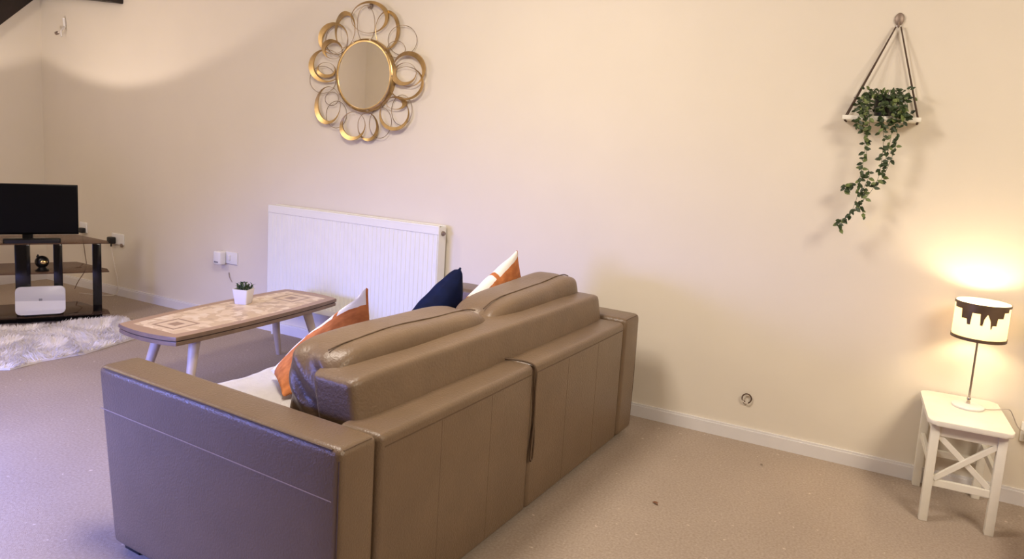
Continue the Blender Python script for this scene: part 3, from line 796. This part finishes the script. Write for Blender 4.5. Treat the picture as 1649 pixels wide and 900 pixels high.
bm = bmesh.new(); prism(bm, rrect(-.12, .12, -.040, .085, .03), .0, .008, .003); finish('foot', bm, 'black_gloss', tv, angle=35)
tv.rotation_euler.z = ang
bm = bmesh.new(); prism(bm, rrect(-.16, .16, -.040, .040, .012), 0, .026, .004)
sb = finish('set_top_box', bm, 'black', None, angle=35); sb.location = TL(-.012, .014, HT); sb.rotation_euler.z = ang
tag(sb, 'flat black set-top box in front of the television', 'set-top box')
# router
rt = empty('router', TL(-.02, -.048, 0.001), ang, 'white rounded broadband router propped in front of the lower shelves', 'router')
rt.location = TL(.030, -.080, .0602)
def rr_plate(bm, x0, x1, z0, z1, y0, y1, r, mi=0, bev=.006):
    t = bmesh.new(); prism(t, rrect(x0, x1, z0, z1, r, 6), -y1, -y0, bev)
    for f in t.faces: f.material_index = mi
    merge(bm, t, Matrix.Rotation(PI/2, 4, 'X'))
tilt = Matrix.Rotation(math.radians(-9), 4, 'X')
bm = bmesh.new(); t = bmesh.new(); rr_plate(t, -.140, .140, .008, .195, -.022, .012, .03); 
bmesh.ops.bisect_plane(t, geom=t.verts[:]+t.edges[:]+t.faces[:], plane_co=(0, 0, .098), plane_no=(0.03, 0, 1))
for f in t.faces:
    f.material_index = 1 if f.calc_center_median().z > .098 else 0
merge(bm, t, tilt); finish('shell', bm, ['router_low', 'router_top'], rt, angle=40)
bm = bmesh.new(); t = bmesh.new(); rr_plate(t, -.010, .010, .098, .114, -.0235, -.0215, .004, bev=0); merge(bm, t, tilt); finish('badge', bm, 'grey_mark', rt)
for x in (-.075, 0, .08):
    bm = bmesh.new(); t = bmesh.new(); rr_plate(t, x-.006, x+.006, .036, .040, -.0232, -.0215, .0015, bev=0); merge(bm, t, tilt); finish('indicator', bm, 'white_plastic', rt)
bm = bmesh.new(); box(bm, -.09, .09, -.020, .040, 0, .012, .004, 2); finish('stand_foot', bm, 'black', rt)
# black rounded ornament on the middle shelf
orn = empty('ornament', TL(.035, .06, .3382), ang, 'round black ornament with gold highlight on the middle glass shelf', 'ornament')
bm = bmesh.new(); lathe(bm, [(.040, 0), (.042, .006), (.026, .018), (.020, .03)], 24); t = bmesh.new(); bmesh.ops.create_uvsphere(t, u_segments=24, v_segments=16, radius=.042); merge(bm, t, Matrix.Translation((0, 0, .062)))
t = bmesh.new(); bmesh.ops.create_cone(t, segments=10, radius1=.012, radius2=.002, depth=.02, cap_ends=True); merge(bm, t, Matrix.Translation((-.022, 0, .105)))
finish('body', bm, 'black', orn, angle=50)
bm = bmesh.new(); t = bmesh.new(); bmesh.ops.create_uvsphere(t, u_segments=20, v_segments=12, radius=.022); merge(bm, t, Matrix.Translation((.010, -.034, .064)) @ Matrix.Diagonal((1.1, .5, .7, 1))); finish('face', bm, 'gold_highlight', orn)  # highlight on the black ball, put in as a gold metal cap

# ------------------------------------------------------------------ sockets and plugs on the back wall
def plate(name, x, z, wv, hv, label, grp=None):
    e = empty(name, (x, 0, z), 0, label, 'socket', grp)
    bm = bmesh.new(); box(bm, -wv/2, wv/2, -.011, 0, -hv/2, hv/2, .003); finish('face_plate', bm, 'white_plastic', e); return e
e = plate('wall_socket', -5.400, .455, .146, .086, 'white double socket with black plug, right of the television stand')
bm = bmesh.new(); box(bm, -.030, .028, -.052, -.010, -.028, .026, .008); 
tube(bm, [(0, -.034, -.02), (0, -.034, -.05)], .006, 8); pq = finish('black_plug', bm, 'black', e); pq.location = (-.045, 0, -.012)
bm = bmesh.new(); box(bm, -.012, .012, -.020, -.0, -.018, .018, .004); o = finish('switch', bm, 'cable_grey', e); o.location = (.055, -.006, -.045); o.scale = (.6, .8, .8)
e2 = plate('wall_socket', -5.835, .500, .090, .086, 'white socket holding a black plug, behind the television')
bm = bmesh.new(); box(bm, -.030, .026, -.045, -.010, -.030, .012, .008); o = finish('black_plug', bm, 'black', e2); o.location = (.01, 0, -.012)
e3 = plate('wall_socket', -4.150, .465, .146, .086, 'white double socket with plug-in air freshener, left of the radiator')
bm = bmesh.new(); box(bm, -.036, .036, -.070, -.010, -.050, .048, .014, 4); o = finish('air_freshener', bm, 'white_plastic', e3, angle=50); o.location = (-.068, 0, -.003)
bm = bmesh.new(); box(bm, -.020, .020, -.0715, -.069, -.034, -.024, .0005, 1); o2 = finish('vent_slot', bm, 'grey_mark', o)
bm = bmesh.new(); box(bm, -.008, .010, -.022, -.010, -.02, .02, .003); o = finish('plug_body', bm, 'white_plastic', e3); o.location = (.0, 0, 0)
# cables
def cable(name, pts, r, m_, label):
    bm = bmesh.new(); tube(bm, spline(pts, 8), r, 6); return tag(finish(name, bm, m_), label, 'cable')
cable('power_cable', [(-5.445, -.034, .39), (-5.43, -.03, .30), (-5.405, -.03, .22), (-5.375, -.03, .12), (-5.37, -.04, .03), (-5.42, -.07, .006), (-5.55, -.12, .004), (-5.66, -.16, .004)], .0032, 'cable_white', 'pale cable hanging from the black plug to the carpet')
cable('power_cable', [(-5.80, -.04, .44), (-5.78, -.035, .30), (-5.76, -.04, .18), (-5.80, -.08, .07), (-5.82, -.10, .005)], .0035, 'cable_grey', 'grey cable running down behind the glass shelves')
cable('power_cable', [TL(-.30, .30, .50), TL(-.29, .32, .40), TL(-.31, .33, .30), TL(-.28, .37, .15), TL(-.27, .40, .005)], .0035, 'cable_grey', 'brown cable hanging behind the left end of the television stand')
# small tag of cable on the wall under the air freshener
bm = bmesh.new(); tube(bm, spline([(-4.165, -.003, .355), (-4.15, -.010, .325), (-4.13, -.006, .29)], 5), .0028, 6, r1=.0015)
tag(finish('cable_stub', bm, 'cable_grey'), 'short dark cable end poking from the wall below the air freshener', 'cable')
# ring of cable sticking out of the wall
bm = bmesh.new(); cpt = Vector((-.519, 0, .222))
tube(bm, [cpt+Vector((.022*math.cos(a), -.010-.006*math.sin(a*.5), .024*math.sin(a))) for a in [2*PI*i/28 for i in range(28)]], .0032, 7, closed=True, mi=0)
tube(bm, [cpt+Vector((.022*math.cos(a), -.016, .024*math.sin(a))) for a in [PI*.9+i*.12 for i in range(20)]], .0030, 7, mi=1)
tube(bm, [cpt+Vector((-.010, -.002, -.020)), cpt+Vector((-.012, -.014, -.026))], .0035, 7, mi=0)
tag(finish('cable_coil', bm, ['debris_dark', 'cable_white']), 'small ring of dark cable on the wall above the skirting', 'cable')

# small wall bracket lamp, top left
br = empty('wall_bracket', (-6.03, 0, 2.06), 0, 'small white wall bracket with dark tip near the top left corner', 'bracket')
bm = bmesh.new(); tube(bm, [(.0, -.012, .10), (.012, -.014, .03)], .011, 10, r1=.008); tube(bm, spline([(.012, -.014, .03), (.028, -.05, .0), (.045, -.06, -.05)], 5), .006, 8); finish('stem', bm, 'white_plastic', br)
bm = bmesh.new(); tube(bm, spline([(.012, -.014, .035), (.010, -.04, -.0), (-.02, -.05, -.02)], 5), .007, 8); finish('curved_arm', bm, 'cable_white', br)
bm = bmesh.new(); tube(bm, [(-.018, -.05, -.018), (-.036, -.056, -.026)], .013, 12); finish('dark_tip', bm, 'cable_grey', br)

# ------------------------------------------------------------------ rug
rugpts = [(-5.16, -1.30), (-4.75, -1.62), (-4.40, -1.66), (-4.17, -1.46), (-4.19, -1.28), (-4.15, -1.06), (-4.20, -.82), (-4.235, -.66), (-4.45, -.50), (-4.70, -.42), (-4.80, -.58), (-4.87, -.80), (-4.94, -1.02)]
def inside(x, y, poly):
    c_ = False; n_ = len(poly); j = n_-1
    for i in range(n_):
        if (poly[i][1] > y) != (poly[j][1] > y) and x < (poly[j][0]-poly[i][0])*(y-poly[i][1])/(poly[j][1]-poly[i][1])+poly[i][0]: c_ = not c_
        j = i
    return c_
bm = bmesh.new(); prism(bm, rugpts, .001, .014)
cxr = sum(p[0] for p in rugpts)/len(rugpts); cyr = sum(p[1] for p in rugpts)/len(rugpts)
cnt = 0
while cnt < 15000:
    x, y = random.uniform(-5.2, -4.1), random.uniform(-1.7, -.4)
    if not inside(x, y, rugpts): continue
    cnt += 1
    a = noise.noise(Vector((x*5, y*5, 0)))*6; L = random.uniform(.018, .042)
    d = Vector((math.cos(a)*.7+random.uniform(-.4, .4), math.sin(a)*.7+random.uniform(-.4, .4), random.uniform(.5, 1.3))).normalized()
    p = Vector((x, y, .010)); s = d.cross(Vector((0, 0, 1))).normalized()*.0035; n_ = s.cross(d).normalized()*.003
    tip = p+d*L+Vector((d.x, d.y, 0))*.012
    b = [bm.verts.new(p+s), bm.verts.new(p-s*.5+n_), bm.verts.new(p-s*.5-n_)]; t = bm.verts.new(tip)
    for i in range(3): bm.faces.new((b[i], b[(i+1) % 3], t))
tag(finish('sheepskin_rug', bm, 'fur', recalc=False, smooth=False), 'fluffy white sheepskin rug on the carpet in front of the television stand', 'rug')

# ------------------------------------------------------------------ small things on the carpet
def crumb(x, y, s, m_, label, nm='dried_leaf', cat='leaf'):
    bm = bmesh.new(); leaf(bm, (x, y, .006), (1, .2, .05), s, s*.5); leaf(bm, (x+s*.6, y, .005), (.6, -.7, .1), s*.6, s*.3)
    bmesh.ops.solidify(bm, geom=bm.faces[:], thickness=.0015)
    return tag(finish(nm, bm, m_), label, cat)
crumb(-.712, -.905, .026, 'debris', 'small orange-brown dried leaf scrap on the carpet right of the sofa')
crumb(-.394, -.262, .014, 'debris_dark', 'tiny dark crumb on the carpet near the skirting', 'crumb', 'crumb')
bx_ = bmesh.new(); box(bx_, .618, 1.3, -1.2, -.50, 0, .26, .006); 
tag(finish('wooden_chest', bx_, 'orange_wood'), 'orange-brown wooden piece at the bottom right corner', 'chest')
